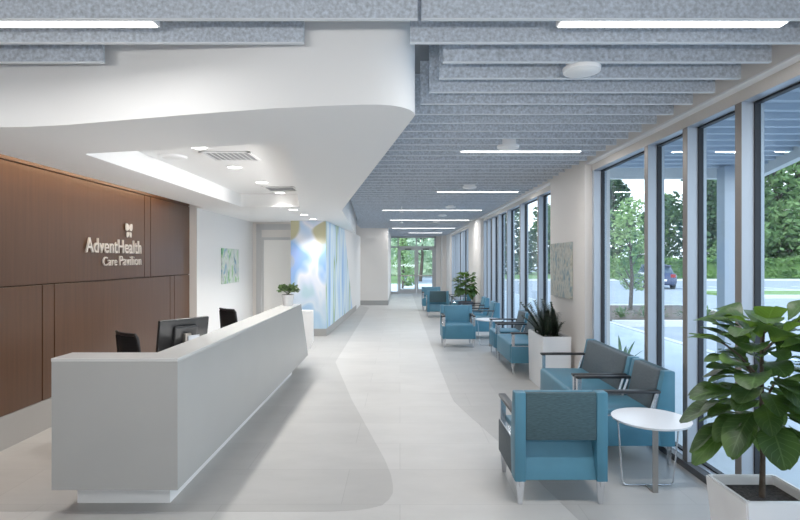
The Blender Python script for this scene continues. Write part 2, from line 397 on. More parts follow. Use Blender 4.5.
def window_bank(name, y0, y1, mull):
    w = sempty(name)
    XI, XG, XO = 2.27, 2.38, 2.42
    bb = new()
    box(bb, XI, XO, y0, y1, 2.70, ZH); box(bb, XI, XO, y0, y0+.06, .055, 2.70); box(bb, XI, XO, y1-.06, y1, .055, 2.70)
    obj('window_frame', bb, M['alum'], w)
    bb = new(); box(bb, 2.25, XO, y0, y1, .0, .055); obj('sill', bb, M['sill'], w)
    bb = new(); box(bb, XI-.004, XI, y0, y1, 2.702, ZH-.012); obj('head_fascia', bb, M['fascia'], w)
    bb = new(); box(bb, XR-.004, XI, y0, y1, ZH-.012, ZH+.006, .004, 2); obj('head_lit_strip', bb, M['white'], w)  # white strip standing in for the window-lit underside of the wall
    bb = new(); box(bb, XI+.04, XG, y0+.06, y1-.06, .055, .06); obj('sill_cap', bb, M['alum'], w)
    edges = [y0+.03]+sorted(mull)+[y1-.03]
    for m in mull:
        bb = new(); box(bb, XI, XO, m-.033, m+.033, .055, 2.70); mo = obj('mullion', bb, M['alum'], w)
        bb = new(); box(bb, XI-.004, XI, m-.033, m+.033, .055, 2.70); obj('mullion_shade_face', bb, M['alum_shade'], mo)  # thin room-side face, its shade painted as a darker tone
    for a, c in zip(edges, edges[1:]):
        ya, yc = a+.033, c-.033
        bb = new()
        for k in ((ya, ya+.012, .06, 2.70), (yc-.012, yc, .06, 2.70), (ya, yc, .06, .075), (ya, yc, 2.685, 2.70)):
            box(bb, XG-.03, XG+.01, *k)
        go = obj('gasket', bb, M['gasket'], w)
        bb = new(); box(bb, XG-.004, XG+.004, ya+.01, yc-.01, .07, 2.69); obj('pane', bb, M['glass'], go)
    return w
window_bank('window_1', W1[0], W1[1], [-2.4,-1.2,0.0,.67,1.53,2.2,2.87,3.575,4.243,4.913])
window_bank('window_2', W2[0], W2[1], [8.77,10.08,11.3,12.35,13.15,13.85])
window_bank('window_3', W3[0], W3[1], [18.2,19.2,19.9,20.9,21.6,22.5])

# entry doors at the far end
d2 = sempty('door_2')
b = new(); y0, y1 = YF, YF+.1
for x0, x1, z0, z1 in ((-.49,-.44,0,2.8),(-.12,-.06,0,2.8),(1.66,1.75,0,2.8),(-.49,1.75,2.72,2.8),(-.49,1.75,2.24,2.32),(-.44,-.12,0,.12),(.77,.83,2.32,2.72)):
    box(b, x0, x1, y0, y1, z0, z1)
obj('door_frame', b, M['entry'], d2)
for s, (xa, xb) in enumerate(((-.055,.795),(.805,1.655))):
    b = new()
    box(b, xa, xa+.09, y0+.02, y1-.02, .01, 2.235); box(b, xb-.09, xb, y0+.02, y1-.02, .01, 2.235)
    box(b, xa+.09, xb-.09, y0+.02, y1-.02, .01, .24); box(b, xa+.09, xb-.09, y0+.02, y1-.02, 2.13, 2.235)
    lf = obj('door_leaf', b, M['entry'], d2)
    b = new(); box(b, xa+.09, xb-.09, y0+.045, y0+.055, .24, 2.13); obj('pane', b, M['glass'], lf)
    b = new(); box(b, xa+.05, xb-.05, y0-.06, y0-.03, .87, .92); box(b, xa+.06, xa+.1, y0-.04, y0+.03, .87, .92); box(b, xb-.1, xb-.06, y0-.04, y0+.03, .87, .92); obj('push_bar', b, M['steel'], lf)
    b = new(); box(b, xa+.3, xa+.6, y0-.05, y0+.02, 2.14, 2.2); obj('door_closer', b, M['sill'], lf)
for x0, x1, z0, z1 in ((-.44,-.12,.12,2.24),(-.44,-.12,2.32,2.72),(-.06,.77,2.32,2.72),(.83,1.66,2.32,2.72)):
    b = new(); box(b, x0, x1, y0+.045, y0+.055, z0, z1); obj('pane', b, M['glass'], d2)

# ------------------------------------------------------------------ bulkhead with tray
fascia = [(-3.2,3.40),(-2.8,3.42),(-2.54,3.415),(-2.385,3.405),(-2.096,3.356),(-1.234,3.118),(-.73,2.994),(-.4,2.94),(-.2,2.918),(-.12,2.918),(-.05,2.932),(.005,2.962),(.05,3.01),(.078,3.07),(.088,3.14)]
soff = fascia+[(-.986,9.06),(-1.45,17.6),(-2.36,17.6),(-2.36,12.1),(-3.33,12.1),(-3.33,8.7),(-3.2,8.7)]
def rounded(pts, r, seg=6):
    out = []
    n = len(pts)
    for i, p in enumerate(pts):
        p = Vector(p); a = Vector(pts[i-1]); c = Vector(pts[(i+1) % n])
        ri = r[i]
        if ri <= 0: out.append((p.x, p.y)); continue
        u = (a-p).normalized(); v = (c-p).normalized()
        s, e = p+u*ri, p+v*ri
        for k in range(seg+1):
            t = k/seg; q = s*(1-t)**2+p*2*t*(1-t)+e*t*t
            out.append((q.x, q.y))
    return out
tray = rounded([(-2.53,4.27),(-.82,3.86),(-1.6,8.5),(-2.53,8.5)], [.05,.22,.12,.05])
b = new()
def loop(pts, z): return [b.verts.new((x, y, z)) for x, y in pts]
lo, li = loop(soff, ZS), loop(tray, ZS)
es = [b.edges.new((l[i], l[(i+1) % len(l)])) for l in (lo, li) for i in range(len(l))]
bmesh.ops.triangle_fill(b, use_beauty=True, edges=es)
hi = loop(soff, ZD)
for i in range(len(soff)):
    j = (i+1) % len(soff); b.faces.new((lo[i], lo[j], hi[j], hi[i]))
ti = loop(tray, ZT)
for i in range(len(tray)):
    j = (i+1) % len(tray); b.faces.new((li[i], li[j], ti[j], ti[i]))
b.faces.new(ti)
so = struct('ceiling_bulkhead', b, M['soffit'], smooth=True); so.name = 'ceiling'

# downlights
def disc_light(name, x, y, z, r, label, cat, grp):
    t = thing(name, label, cat, (x, y, z), 0, grp)
    bb = new()
    prof = [(r*1.18, 0), (r*1.18, -.006), (r, -.008), (r*.97, 0)]
    N = 24; rings = [[bb.verts.new((p[0]*math.cos(2*PI*k/N), p[0]*math.sin(2*PI*k/N), p[1])) for k in range(N)] for p in prof]
    for a, c in zip(rings, rings[1:]):
        for k in range(N): bb.faces.new((a[k], a[(k+1)%N], c[(k+1)%N], c[k]))
    obj('trim_ring', bb, M['fixture'], t, True)
    bb = new(); cyl(bb, (0,0,-.004), (0,0,.0), r*.97, n=24); obj('lens', bb, M['down'], t)
    L = bpy.data.lights.new('downlight_lamp', 'SPOT'); L.energy = DOWN_W; L.spot_size = R(120); L.spot_blend = .7; L.shadow_soft_size = .06; L.color = (1,.97,.93)
    lo_ = bpy.data.objects.new('lamp', L); COL.objects.link(lo_); lo_.parent = t; lo_.location = (0,0,-.02)
    return t
DOWN_W = 72
for k, y in enumerate((4.95,6.02,7.2,8.3)):
    disc_light('downlight', -1.87, y, ZT, .075, 'round recessed downlight in the ceiling tray, %s back from the near edge' % ordinal(k+1), 'downlight', 'tray downlights')
for k, y in enumerate((9.0,10.0,11.05)):
    disc_light('downlight', -1.8, y, ZS, .075, 'round recessed downlight in the flat ceiling before the mural, %s from the tray' % ordinal(k+1), 'downlight', 'downlights beyond the tray')
def grille(x0, x1, y0, y1, z, label, n=9, col='fixture'):
    t = thing('air_vent', label, 'vent', ((x0+x1)/2, (y0+y1)/2, z))
    cx, cy = (x0+x1)/2, (y0+y1)/2
    bb = new()
    for q in ((x0,x1,y0,y0+.03),(x0,x1,y1-.03,y1),(x0,x0+.03,y0,y1),(x1-.03,x1,y0,y1)): box(bb, q[0]-cx, q[1]-cx, q[2]-cy, q[3]-cy, -.012, 0)
    obj('frame', bb, M['fixture'], t)
    bb = new(); box(bb, x0-cx, x1-cx, y0-cy, y1-cy, -.003, 0); obj('backing', bb, M['grille'], t)
    bb = new()
    for k in range(n):
        xx = x0+.04+(x1-x0-.08)*k/(n-1)-cx
        prism(bb, [(xx, -.004), (xx+.012, -.014), (xx+.016, -.012), (xx+.004, -.003)], 'y', y0-cy+.03, y1-cy-.03)
    obj('louvre', bb, M[col], t)
grille(-1.95, -1.45, 5.15, 5.6, ZT, 'louvred square air vent in the ceiling tray beside the first downlight')
grille(-1.98, -1.52, 7.6, 8.05, ZT, 'grey return air vent at the far end of the ceiling tray', 12, 'grille')
t = thing('ceiling_speaker', 'low white round speaker cover near the left edge of the ceiling tray', 'speaker', (-2.3, 5.4, ZT))
b = new(); cyl(b, (0,0,-.02), (0,0,0), .13, .14, 28); obj('cover', b, M['fixture'], t, True)
b = new(); cyl(b, (0,0,-.026), (0,0,-.02), .09, .1, 28); obj('grille', b, M['soffit'], t, True)

# ------------------------------------------------------------------ ceiling baffles
def edge_x(y):
    if y < 9.06: return .088-.181*(y-3.125)
    if y < 17.6: return -.986-.0543*(y-9.06)
    if y < 19.45: return -1.45
    return -.44
starts = {0:.103, 1:.053, 2:.25, 3:.248, 4:.2, 5:.15, 6:.12}
def baffle(x0, x1, y, label, grp):
    bb = new(); box(bb, x0, x1, y-.012, y+.012, ZB+.004, ZD)
    t = bpy.data.objects.new('ceiling_baffle', None)
    o = obj('ceiling_baffle', bb, M['felt'])
    bb = new(); box(bb, x0, x1, y-.0125, y+.0125, ZB, ZB+.004); obj('lower_edge', bb, M['felt_edge'], o)
    tag(o, label, 'ceiling baffle', grp)
ys = []
y = 2.555; k = 0
while y < YF-.1:
    ys.append(y)
    x0 = starts.get(k, edge_x(y)+(.10 if y < 17 else .03))
    x1 = 2.16 if y < 25.2 else 1.95
    baffle(x0, x1, y, 'grey felt ceiling baffle over the window side, %s back from the front' % ordinal(k+1), 'felt ceiling baffles')
    k += 1; y += .278
for k, (x1, y) in enumerate(((.084,2.555),(-.51,2.833),(-1.727,3.11))):
    baffle(-3.38, x1, y, ['long grey felt baffle crossing the left front of the ceiling above the bulkhead', 'grey felt baffle carrying light from the left strip lamp, stopping halfway along the bulkhead', 'short grey felt baffle at far left, closest to the white bulkhead'][k], 'felt baffles before the bulkhead')

LIN_W = 21
def linear(x0, x1, y, label, pw=1):
    cx = (x0+x1)/2
    t = thing('linear_light', label, 'light', (cx, y, ZB), 0, 'linear ceiling lights')
    h = (x1-x0)/2
    bb = new(); box(bb, -h, h, -.032, .032, .0, ZD-ZB+.003); obj('housing', bb, M['fixture'], t)
    bb = new(); box(bb, -h+.01, h-.01, -.03, .03, -.004, .0, .001, 1); obj('diffuser', bb, M['led'], t)
    L = bpy.data.lights.new('linear_lamp', 'AREA'); L.shape = 'RECTANGLE'; L.size = 2*h-.02; L.size_y = .055; L.energy = LIN_W*(2*h)*pw
    L.color = (1,.985,.97)
    lo_ = bpy.data.objects.new('lamp', L); COL.objects.link(lo_); lo_.parent = t; lo_.location = (0,0,-.007)
def near_gap(y):  # centre of the gap just behind the nearest baffle
    k = round((y-2.555)/.278); return 2.555+.278*k+.047
linear(-2.9, -1.185, near_gap(2.555), 'bright linear ceiling light at upper left, above the reception desk', .3)
linear(.77, 1.88, near_gap(2.555), 'bright linear ceiling light at upper right, closest over the seating')
for x0, x1, y, w in ((.64,1.92,5.68,'second'),(.62,2.0,8.88,'third'),(-.41,1.9,12.26,'fourth'),(-.29,2.0,15.3,'fifth'),(-.29,2.0,19.3,'sixth'),(.35,1.8,22.6,'last')):
    linear(x0, x1, near_gap(y), 'linear ceiling light between baffles, %s along the window side' % w, .62)
linear(-2.9, -.6, -1.2, 'added linear fill light on the ceiling at left, unseen behind the viewpoint', .8)  # added ceiling fill, out of view, to even the brightness
linear(.4, 1.9, -1.2, 'added linear fill light on the ceiling at right, unseen behind the viewpoint', .8)  # added like the left one, fill from behind the camera
for k, y in enumerate((3.2,5.38,8.35,11.5,13.7,15.9)):
    t = thing('ceiling_speaker', 'white round drum fixture under the baffles, %s along the window side' % ordinal(k+1), 'ceiling fixture', (1.09, y, ZB), 0, 'white drum fixtures')
    b = new(); cyl(b, (0,0,-.022), (0,0,.0), .108, .112, 32); cyl(b, (0,0,0), (0,0,ZD-ZB), .09, n=24); obj('drum', b, M['fixture'], t, True)
    b = new(); cyl(b, (0,0,-.026), (0,0,-.022), .088, .094, 32); obj('face', b, M['soffit'], t, True)
for k, y in enumerate((11.6,15.0)):
    t = thing('sprinkler', 'small white pendant sprinkler below the corridor baffles, the %s one' % ('nearer','farther')[k], 'sprinkler', (.035, y, ZD))
    b = new(); cyl(b, (0,0,-.4), (0,0,0), .012, n=10); obj('pipe', b, M['fixture'], t)
    b = new(); cyl(b, (0,0,-.43), (0,0,-.4), .045, .03, 16); obj('head', b, M['fixture'], t, True)

# warm slot light washing the wood wall
L = bpy.data.lights.new('slot_lamp', 'AREA'); L.shape = 'RECTANGLE'; L.size = .05; L.size_y = 4.4; L.energy = 16; L.color = (1,.74,.5)
lo_ = bpy.data.objects.new('slot_lamp', L); COL.objects.link(lo_); lo_.location = (-3.25, 5.6, 2.72); lo_.rotation_euler = (0, R(-25), 0)

# added unseen fill lamp by the tray's right side, brightening its left face
L = bpy.data.lights.new('added_tray_fill', 'AREA'); L.shape = 'RECTANGLE'; L.size = .05; L.size_y = 3.6; L.energy = 4; L.spread = R(70); L.color = (1,.98,.96)
lo_ = bpy.data.objects.new('added_tray_fill', L); COL.objects.link(lo_); lo_.location = (-1.33, 6.2, 2.62); lo_.rotation_euler = (0, R(84), R(9.5))
# added fill lamp behind the camera, aimed up to brighten baffles and fascia
L = bpy.data.lights.new('added_rear_uplight', 'AREA'); L.shape = 'RECTANGLE'; L.size = 4.6; L.size_y = .25; L.energy = 15; L.spread = R(62); L.color = (1,.985,.96)
lo_ = bpy.data.objects.new('added_rear_uplight', L); COL.objects.link(lo_); lo_.location = (-.6, -2.85, 1.1); lo_.rotation_euler = (R(113), 0, 0)
# ------------------------------------------------------------------ wall sign
def text_bm(s, width=None, height=None, ext=.008, off=.004):
    cu = bpy.data.curves.new('t', 'FONT'); cu.body = s; cu.extrude = ext; cu.size = 1; cu.space_character = 1.06; cu.offset = off
    to = bpy.data.objects.new('t', cu); COL.objects.link(to)
    dg = bpy.context.evaluated_depsgraph_get(); me = bpy.data.meshes.new_from_object(to.evaluated_get(dg))
    bb = new(); bb.from_mesh(me)
    bpy.data.objects.remove(to); bpy.data.meshes.remove(me)
    xs = [v.co.x for v in bb.verts]; yy = [v.co.y for v in bb.verts]
    sx = width/(max(xs)-min(xs)); sy = height/(max(yy)-0)
    x0 = min(xs)
    for v in bb.verts: v.co = Vector(((v.co.x-x0)*sx, v.co.y*sy, v.co.z))
    return bb
def to_wall(bb, y, z, x=XL+.02):
    for v in bb.verts: v.co = Vector((x+v.co.z, y+v.co.x, z+v.co.y))
    return bb
sg = thing('wall_sign', 'pale raised lettering sign with a small leaf emblem on the brown wood wall', 'sign', (XL, 6.4, 1.5))
sg_in = lambda bb: [setattr(v, 'co', v.co-Vector((XL, 6.4, 1.5))) for v in bb.verts]
bb = to_wall(text_bm('AdventHealth', 1.24, .165), 5.81, 1.735); sg_in(bb); obj('lettering', bb, M['sign'], sg)
bb = to_wall(text_bm('Care', .30, .102, .008, -.006), 6.15, 1.585); sg_in(bb); obj('lettering', bb, M['sign'], sg)
bb = to_wall(text_bm('Pavilion', .54, .115, .008, -.006), 6.51, 1.585); sg_in(bb); obj('lettering', bb, M['sign'], sg)
bb = new()
def petal(cx, cy, a, bx, rot):
    vs = []
    for k in range(20):
        t = 2*PI*k/20; px = a*math.cos(t); py = bx*math.sin(t)*(1-.35*math.cos(t))
        vs.append((cx+px*math.cos(rot)-py*math.sin(rot), cy+px*math.sin(rot)+py*math.cos(rot)))
    va = [bb.verts.new((p[0], p[1], -.006)) for p in vs]; vb = [bb.verts.new((p[0], p[1], .006)) for p in vs]
    bb.faces.new(va); bb.faces.new(list(reversed(vb)))
    for k in range(20): bb.faces.new((va[k], vb[k], vb[(k+1)%20], va[(k+1)%20]))
petal(-.046, .066, .048, .038, R(120)); petal(.046, .066, .048, .038, R(60))
petal(-.034, -.032, .036, .025, R(250)); petal(.034, -.032, .036, .025, R(290))
to_wall(bb, 6.74, 2.0); sg_in(bb); obj('emblem', bb, M['sign'], sg)
bb = new(); 
for y_, z_ in ((5.95,1.8),(6.5,1.8),(7.0,1.8),(6.3,1.62),(6.95,1.62),(6.70,2.06),(6.78,2.06)): box(bb, XL, XL+.016, y_-.004, y_+.004, z_-.004, z_+.004)
sg_in(bb); obj('standoff', bb, M['groove'], sg)

# pictures
b = new(); box(b, -3.323, -3.30, 9.9, 10.93, 1.2, 1.87, .004, 1)
for v in b.verts: pass
t = thing('painting', 'small green and grey abstract canvas on the white wall beyond the wood panelling', 'painting', (-3.325, 10.4, 1.2))
b.transform(Matrix.Translation((3.325,-10.4,-1.2))); obj('canvas', b, mural_mat('green_art', 'green'), t)
b = new(); box(b, XR-.035, XR-.002, 6.78, 7.66, 1.15, 1.88, .004, 1)
t = thing('painting', 'grey textured abstract canvas on the white pier between window banks', 'painting', (XR, 7.2, 1.15))
b.transform(Matrix.Translation((-XR,-7.2,-1.15))); obj('canvas', b, mural_mat('grey_art', 'grey'), t)

# ------------------------------------------------------------------ reception desk
dk = thing('reception_desk', 'long pale grey angular reception desk floating on a recessed white plinth', 'desk', (-1.8, 3.4, 0))
def D(bb): bb.transform(Matrix.Translation((1.8,-3.4,0))); return bb
b = new(); prism(b, [(3.62,.18),(3.62,1.0),(7.675,1.0),(8.24,.18)], 'x', -1.65, -1.42); obj('front_panel', D(b), M['desk'], dk)
b = new(); box(b, -2.225, -1.42, 3.405, 3.62, .18, 1.0); obj('end_panel', D(b), M['desk'], dk)
b = new(); prism(b, [(-2.228,3.402),(-1.417,3.402),(-1.417,7.66),(-1.65,7.66),(-1.65,3.625),(-2.228,3.625)], 'z', 1.0, 1.022, .003, 1); obj('counter_top', D(b), mat('pale_grey_counter', srgb(208,208,206), .25), dk)
b = new(); box(b, -2.19, -1.56, 3.62, 7.7, .0, .18); obj('plinth', D(b), M['desk_white'], dk)
b = new(); box(b, -2.12, -1.652, 3.63, 7.6, .72, .75, .004, 1); obj('work_surface', D(b), M['desk_white'], dk)
b = new(); box(b, -2.1, -2.07, 3.63, 4.1, .18, .72); box(b, -2.1, -1.66, 6.2, 6.6, .18, .72); obj('drawer_pedestal', D(b), M['desk_white'], dk)
b = new(); prism(b, [(-1.82,.84),(-1.40,.84),(-1.40,.34),(-1.47,.2),(-1.82,.2)], 'y', 8.55, 8.66, .004, 1); box(b, -1.82, -1.66, 7.61, 8.56, .76, .84); box(b, -1.82, -1.6, 8.2, 8.6, 0, .2); obj('low_counter', D(b), M['desk_white'], dk)

b = new(); box(b, -1.70, -1.652, 3.9, 7.3, .86, .90, .003, 1); obj('added_light_strip', D(b), M['fixture'], dk)  # channel added to dress the fill lamp below
L = bpy.data.lights.new('added_desk_uplight', 'AREA'); L.shape = 'RECTANGLE'; L.size = .04; L.size_y = 3.3; L.energy = 4.5; L.color = (1,.985,.97); L.spread = R(120)  # added fill lamp, hidden by the counter, brightening the soffit
lo_ = bpy.data.objects.new('added_desk_uplight', L); COL.objects.link(lo_); lo_.location = (-1.68, 5.6, .91); lo_.rotation_euler = (0, R(180-16), 0)
# monitor on the work surface
mn = thing('monitor', 'black computer monitor seen from behind on the reception desk', 'monitor', (-1.92, 4.66, .75), math.atan2(.42,.30))
# local x runs along the screen, local -y is its back (towards the visitor)
b = new(); box(b, -.235, .235, -.02, .012, .07, .40, .008, 2); b.transform(Matrix.Rotation(R(9), 4, 'X')); obj('screen_housing', b, M['black'], mn)
b = new(); box(b, -.11, .11, -.05, -.018, .14, .34, .012, 2); b.transform(Matrix.Rotation(R(9), 4, 'X')); obj('rear_cover', b, M['black'], mn)
b = new(); box(b, -.03, .03, -.125, -.1, .0, .27, .006, 1); box(b, -.03, .03, -.1, -.06, .2, .27); obj('stand', b, M['steel'], mn)
b = new(); box(b, -.12, .12, -.15, .08, .0, .012, .004, 1); obj('stand_base', b, M['black'], mn)
b = new(); box(b, -.01, .1, -.135, -.127, .15, .25, .003, 1); obj('port_cover', b, M['alum'], mn)
def task_chair(loc, rz, label):
    t = thing('office_chair', label, 'chair', loc, rz, 'office chairs behind the desk')
    # faces +y
    b = new(); N = 9
    W, H = .23, .27
    g = [[None]*N for _ in range(N)]
    for i in range(N):
        for j in range(N):
            u, v = -1+2*i/(N-1), -1+2*j/(N-1)
            s = 1-.12*(v*.5+.5)
            g[i][j] = b.verts.new((u*W*s, -.24-.06*(v*.5+.5)+.05*u*u, .68+v*H))
    for i in range(N-1):
        for j in range(N-1): b.faces.new((g[i][j], g[i+1][j], g[i+1][j+1], g[i][j+1]))
    bmesh.ops.solidify(b, geom=b.faces[:], thickness=.025)
    bk = obj('backrest', b, M['black_mesh'], t, True)
    b = new(); pts = [(s_*W*(1-.12*(v*.5+.5)), -.24-.06*(v*.5+.5)+.05, .68+v*H) for s_, v in ((-1,-1),(-1,-.3),(-1,.4),(-1,.9))]
    top = [(u*W*.88, -.30+.05*u*u, .68+H+.005) for u in (-.9,-.4,0,.4,.9)]
    rt = [(-p[0], p[1], p[2]) for p in reversed(pts)]
    tube(b, pts+top+rt, .016, 8); obj('back_frame', b, M['black'], bk, True)
    b = new(); box(b, -.24, .24, -.2, .26, .44, .51, .03, 3); obj('seat', b, M['black_mesh'], t, True)
    b = new(); tube(b, [(0,-.1,.42),(0,-.24,.44),(0,-.31,.55),(0,-.29,.7)], .02, 8); obj('back_support', b, M['black'], t, True)
    b = new(); cyl(b, (0,0,.1), (0,0,.44), .03, n=16); obj('column', b, M['chrome'], t, True)
    for k in range(5):
        a = 2*PI*k/5+.3
        b = new(); tube(b, [(0,0,.11),(.15*math.cos(a),.15*math.sin(a),.1),(.3*math.cos(a),.3*math.sin(a),.065)], [.03,.025,.018], 8)
        lg = obj('leg', b, M['black'], t, True)
        b = new(); cyl(b, (.3*math.cos(a)-.02*math.sin(a),.3*math.sin(a)+.02*math.cos(a),.028), (.3*math.cos(a)+.02*math.sin(a),.3*math.sin(a)-.02*math.cos(a),.028), .028, n=14)
        obj('castor', b, M['black'], lg, True)
    for s_ in (-1, 1):
        b = new(); tube(b, [(s_*.22,.0,.47),(s_*.28,.0,.48),(s_*.28,0,.62)], .014, 8); box(b, s_*.28-.04, s_*.28+.04, -.1, .12, .62, .65, .01, 2); obj('armrest', b, M['black'], t, True)
task_chair((-2.44,5.26,0), R(-38), 'black mesh office chair behind the desk, nearer one left of the monitor')
task_chair((-2.27,7.72,0), R(-42), 'black mesh office chair behind the desk, farther one right of the monitor')

# potted plant on desk
pt = thing('potted_plant', 'small leafy plant in a white pot on the far end of the desk', 'plant', (-1.545,7.35,1.022))
b = new(); cyl(b, (0,0,0), (0,0,.15), .062, .085, 28); obj('pot', b, M['planter'], pt, True)
b = new(); cyl(b, (0,0,.145), (0,0,.153), .078, n=24); obj('soil', b, M['soil'], pt)

def leaf_card(bm, p, d, up, ln, wd, uvl=None, droop=.25, nseg=4, shape=None, wave=0):
    """a bent leaf from p along d; returns nothing"""
    d = d.normalized(); side = d.cross(up)
    if side.length < 1e-3: side = d.cross(Vector((1,0,.1)))
    side.normalize(); nrm = side.cross(d).normalized()
    rows = []
    for i in range(nseg+1):
        t = i/nseg
        w = (shape(t) if shape else math.sin(PI*min(1, t*.93+.07))**.8)*wd*.5
        c = p+d*(ln*t)-Vector((0,0,1))*(droop*ln*t*t)
        row = []
        for u in (-1, -.5, 0, .5, 1):
            q = c+side*(u*w)+nrm*(abs(u)*w*.28+wave*wd*math.sin(t*9+u*3)*abs(u))
            row.append((bm.verts.new(q), u, t))
        rows.append(row)
    for a, c in zip(rows, rows[1:]):
        for k in range(4):
            f = bm.faces.new((a[k][0], a[k+1][0], c[k+1][0], c[k][0]))
            if uvl:
                for l, q in zip(f.loops, (a[k], a[k+1], c[k+1], c[k])): l[uvl].uv = (q[1], q[2])
b = new()
for k in range(150):
    a = random.uniform(0, 2*PI); e = random.uniform(.0, 1.2)
    d = Vector((math.cos(a)*math.cos(e), math.sin(a)*math.cos(e), math.sin(e)))
    p = Vector((0,0,.19))+Vector((d.x*1.25,d.y*1.25,d.z*.75))*random.uniform(.03,.12)
    leaf_card(b, p, d*.7+Vector((random.uniform(-1,1),random.uniform(-1,1),random.uniform(-.2,.7))), Vector((random.uniform(-.5,.5),random.uniform(-.5,.5),1)), random.uniform(.05,.075), random.uniform(.05,.065), droop=.15, nseg=3)
for k in range(14):
    a = 2*PI*k/14; tube(b, [(0,0,.15),(.05*math.cos(a),.05*math.sin(a),.2),(.1*math.cos(a),.1*math.sin(a),.22)], .003, 5)
obj('foliage', b, M['small_plant'], pt, 'leaf')

# ------------------------------------------------------------------ lounge seating
def lounge(name, label, cat, W, grp, inner='blue', D_=.62, wing='blue', side='blue', outer='teal_dark'):
    t = thing(name, label, cat, (0,0,0), 0, grp)
    h = W/2; y0 = -D_/2; y1 = D_/2
    for s in (-1, 1):
        xa, xb = sorted((s*h, s*(h-.075)))
        b = new(); prism(b, [(y0,.16),(y0+.115,.16),(y0+.155,.44),(y0+.085,.76),(y0,.76)], 'x', xa, xb, .008, 2); obj('back_wing', b, M[wing], t, True)
        xa2, xb2 = sorted((s*(h-.002), s*(h-.05)))
        b = new(); prism(b, [(y0+.105,.165),(y1-.012,.165),(y1-.012,.405),(y0+.14,.405)], 'x', xa2, xb2, .006, 2); obj('side_panel', b, M[side], t, True)
        # arm
        xm = s*(h-.03)
        b = new()
        box(b, xm-.022, xm+.022, y1-.06, y1-.02, .40, .582, .003, 1)
        box(b, xm-.022, xm+.022, y0+.16, y1-.02, .398, .414, .003, 1)
        prism(b, [(y0+.16,.40),(y0+.195,.40),(y0+.105+.03,.585),(y0+.105,.585)], 'x', xm-.02, xm+.02)
        af = obj('arm_frame', b, M['chrome'], t)
        b = new(); box(b, xm-.029, xm+.029, y0+.07, y1-.008, .582, .606, .007, 2); obj('arm_cap', b, M['armcap'], af, True)
    hw = h-.076
    b = new(); prism(b, [(y0+.004,.44),(y0+.05,.44),(y0+.045,.757),(y0+.004,.757)], 'x', -hw, hw, .004, 2); obj('back_panel', b, M[outer], t, True)
    b = new(); prism(b, [(y0+.05,.42),(y0+.17,.42),(y0+.1,.758),(y0+.046,.758)], 'x', -hw, hw, .014, 3); obj('backrest', b, M[inner], t, True)
    hs = h-.052
    b = new(); prism(b, [(y0+.014,.165),(y1,.165),(y1,.42),(y1-.02,.44),(y0+.11,.44),(y0+.10,.40),(y0+.04,.25)], 'x', -hs if True else 0, hs, .012, 3)
    # keep the rear of the seat inside the wings
    for v in b.verts:
        if v.co.y < y0+.13: v.co.x = max(-hw, min(hw, v.co.x))
    obj('seat', b, M['blue'], t, True)
    for sx in (-1, 1):
        for sy in (-1, 1):
            x = sx*(h-.04); y = y0+.03 if sy < 0 else y1-.04
            b = new()
            prism(b, [(x-.028,.162),(x+.028,.162),(x+.014,0.0),(x-.014,0.0)], 'y', y-.008, y+.008) if sx*sy < 5 else None
            box(b, x-.005, x+.005, y-.02, y+.02, .12, .162)
            obj('leg', b, M['chrome'], t)
    return t
G = 'teal lounge chairs'
c0 = lounge('lounge_chair', 'teal lounge chair in the foreground seen from behind with charcoal back panel', 'chair', .625, G, side='grey_fab')
c0.location = (1.083, 3.885, 0)
GREY = lounge('lounge_chair', 'teal lounge chair with charcoal backrest against the windows, beside the white table', 'chair', .6, G, inner='grey_fab')
GREY.location = (1.885, 4.55, 0); GREY.rotation_euler.z = R(90)
LS = lounge('loveseat', 'wide teal two-seat lounge chair with charcoal backrest between window and white trough planter', 'loveseat', 1.16, 'teal loveseats', inner='grey_fab')
LS.location = (1.885, 5.46, 0); LS.rotation_euler.z = R(90)
dup(LS, (1.90,8.24,0), R(90), 'wide teal two-seat lounge chair just beyond the white trough planter')
dup(GREY, (1.90,9.26,0), R(90), 'teal lounge chair against the windows just before the second white table')
BL = dup(c0, (1.11,10.3,0), R(180), 'teal lounge chair facing the viewer at mid distance with plain teal front')
for ch in BL.children:
    if ch.name.startswith('side_panel'): ch.material_slots[0].link = 'OBJECT'; ch.material_slots[0].material = M['blue']
SD = lounge('lounge_chair', 'bright teal lounge chair side-on, right behind the chair facing the viewer', 'chair', .62, G)
SD.location = (1.76, 11.35, 0); SD.rotation_euler.z = R(90)
dup(SD, (1.78,12.75,0), R(90), 'teal lounge chair side-on in front of the far fiddle leaf plant')
dup(c0, (1.09,15.6,0), 0, 'distant lounge chair seen from behind with dark back panel, near the corridor')
dup(SD, (1.03,17.5,0), R(180), 'most distant teal lounge chair, facing the viewer near the entry doors')
dup(SD, (1.78,15.9,0), R(90), 'teal lounge chair side-on beyond the far fiddle leaf plant')

def side_table(x, y, label, rz=0):
    t = thing('side_table', label, 'table', (x, y, 0), rz, 'round white side tables')
    b = new(); cyl(b, (0,0,.497), (0,0,.512), .262, .268, 64); obj('table_top', b, M['table'], t, True)
    b = new(); box(b, -.02, .02, -.075, -.065, .0, .497, .002, 1); box(b, -.02, .02, -.075, .05, .0, .012, .002, 1); obj('post', b, M['steel'], t)
    b = new()
    tube(b, [(-.225,.03,.497),(-.20,.04,.2),(-.185,.045,.03),(-.17,.045,.012),(-.14,.045,.008),(.14,.045,.008),(.17,.045,.012),(.185,.045,.03),(.20,.04,.2),(.225,.03,.497)], .006, 10)
    obj('rod_frame', b, M['chrome'], t, True)
    return t
T0 = side_table(1.81, 3.85, 'round white side table with steel post beside the foreground chair')
dup(T0, (1.72,10.25,0), 0, 'round white side table at mid distance before the side-on teal chair')
dup(T0, (1.68,17.2,0), 0, 'round white side table in the far distance by the last windows')

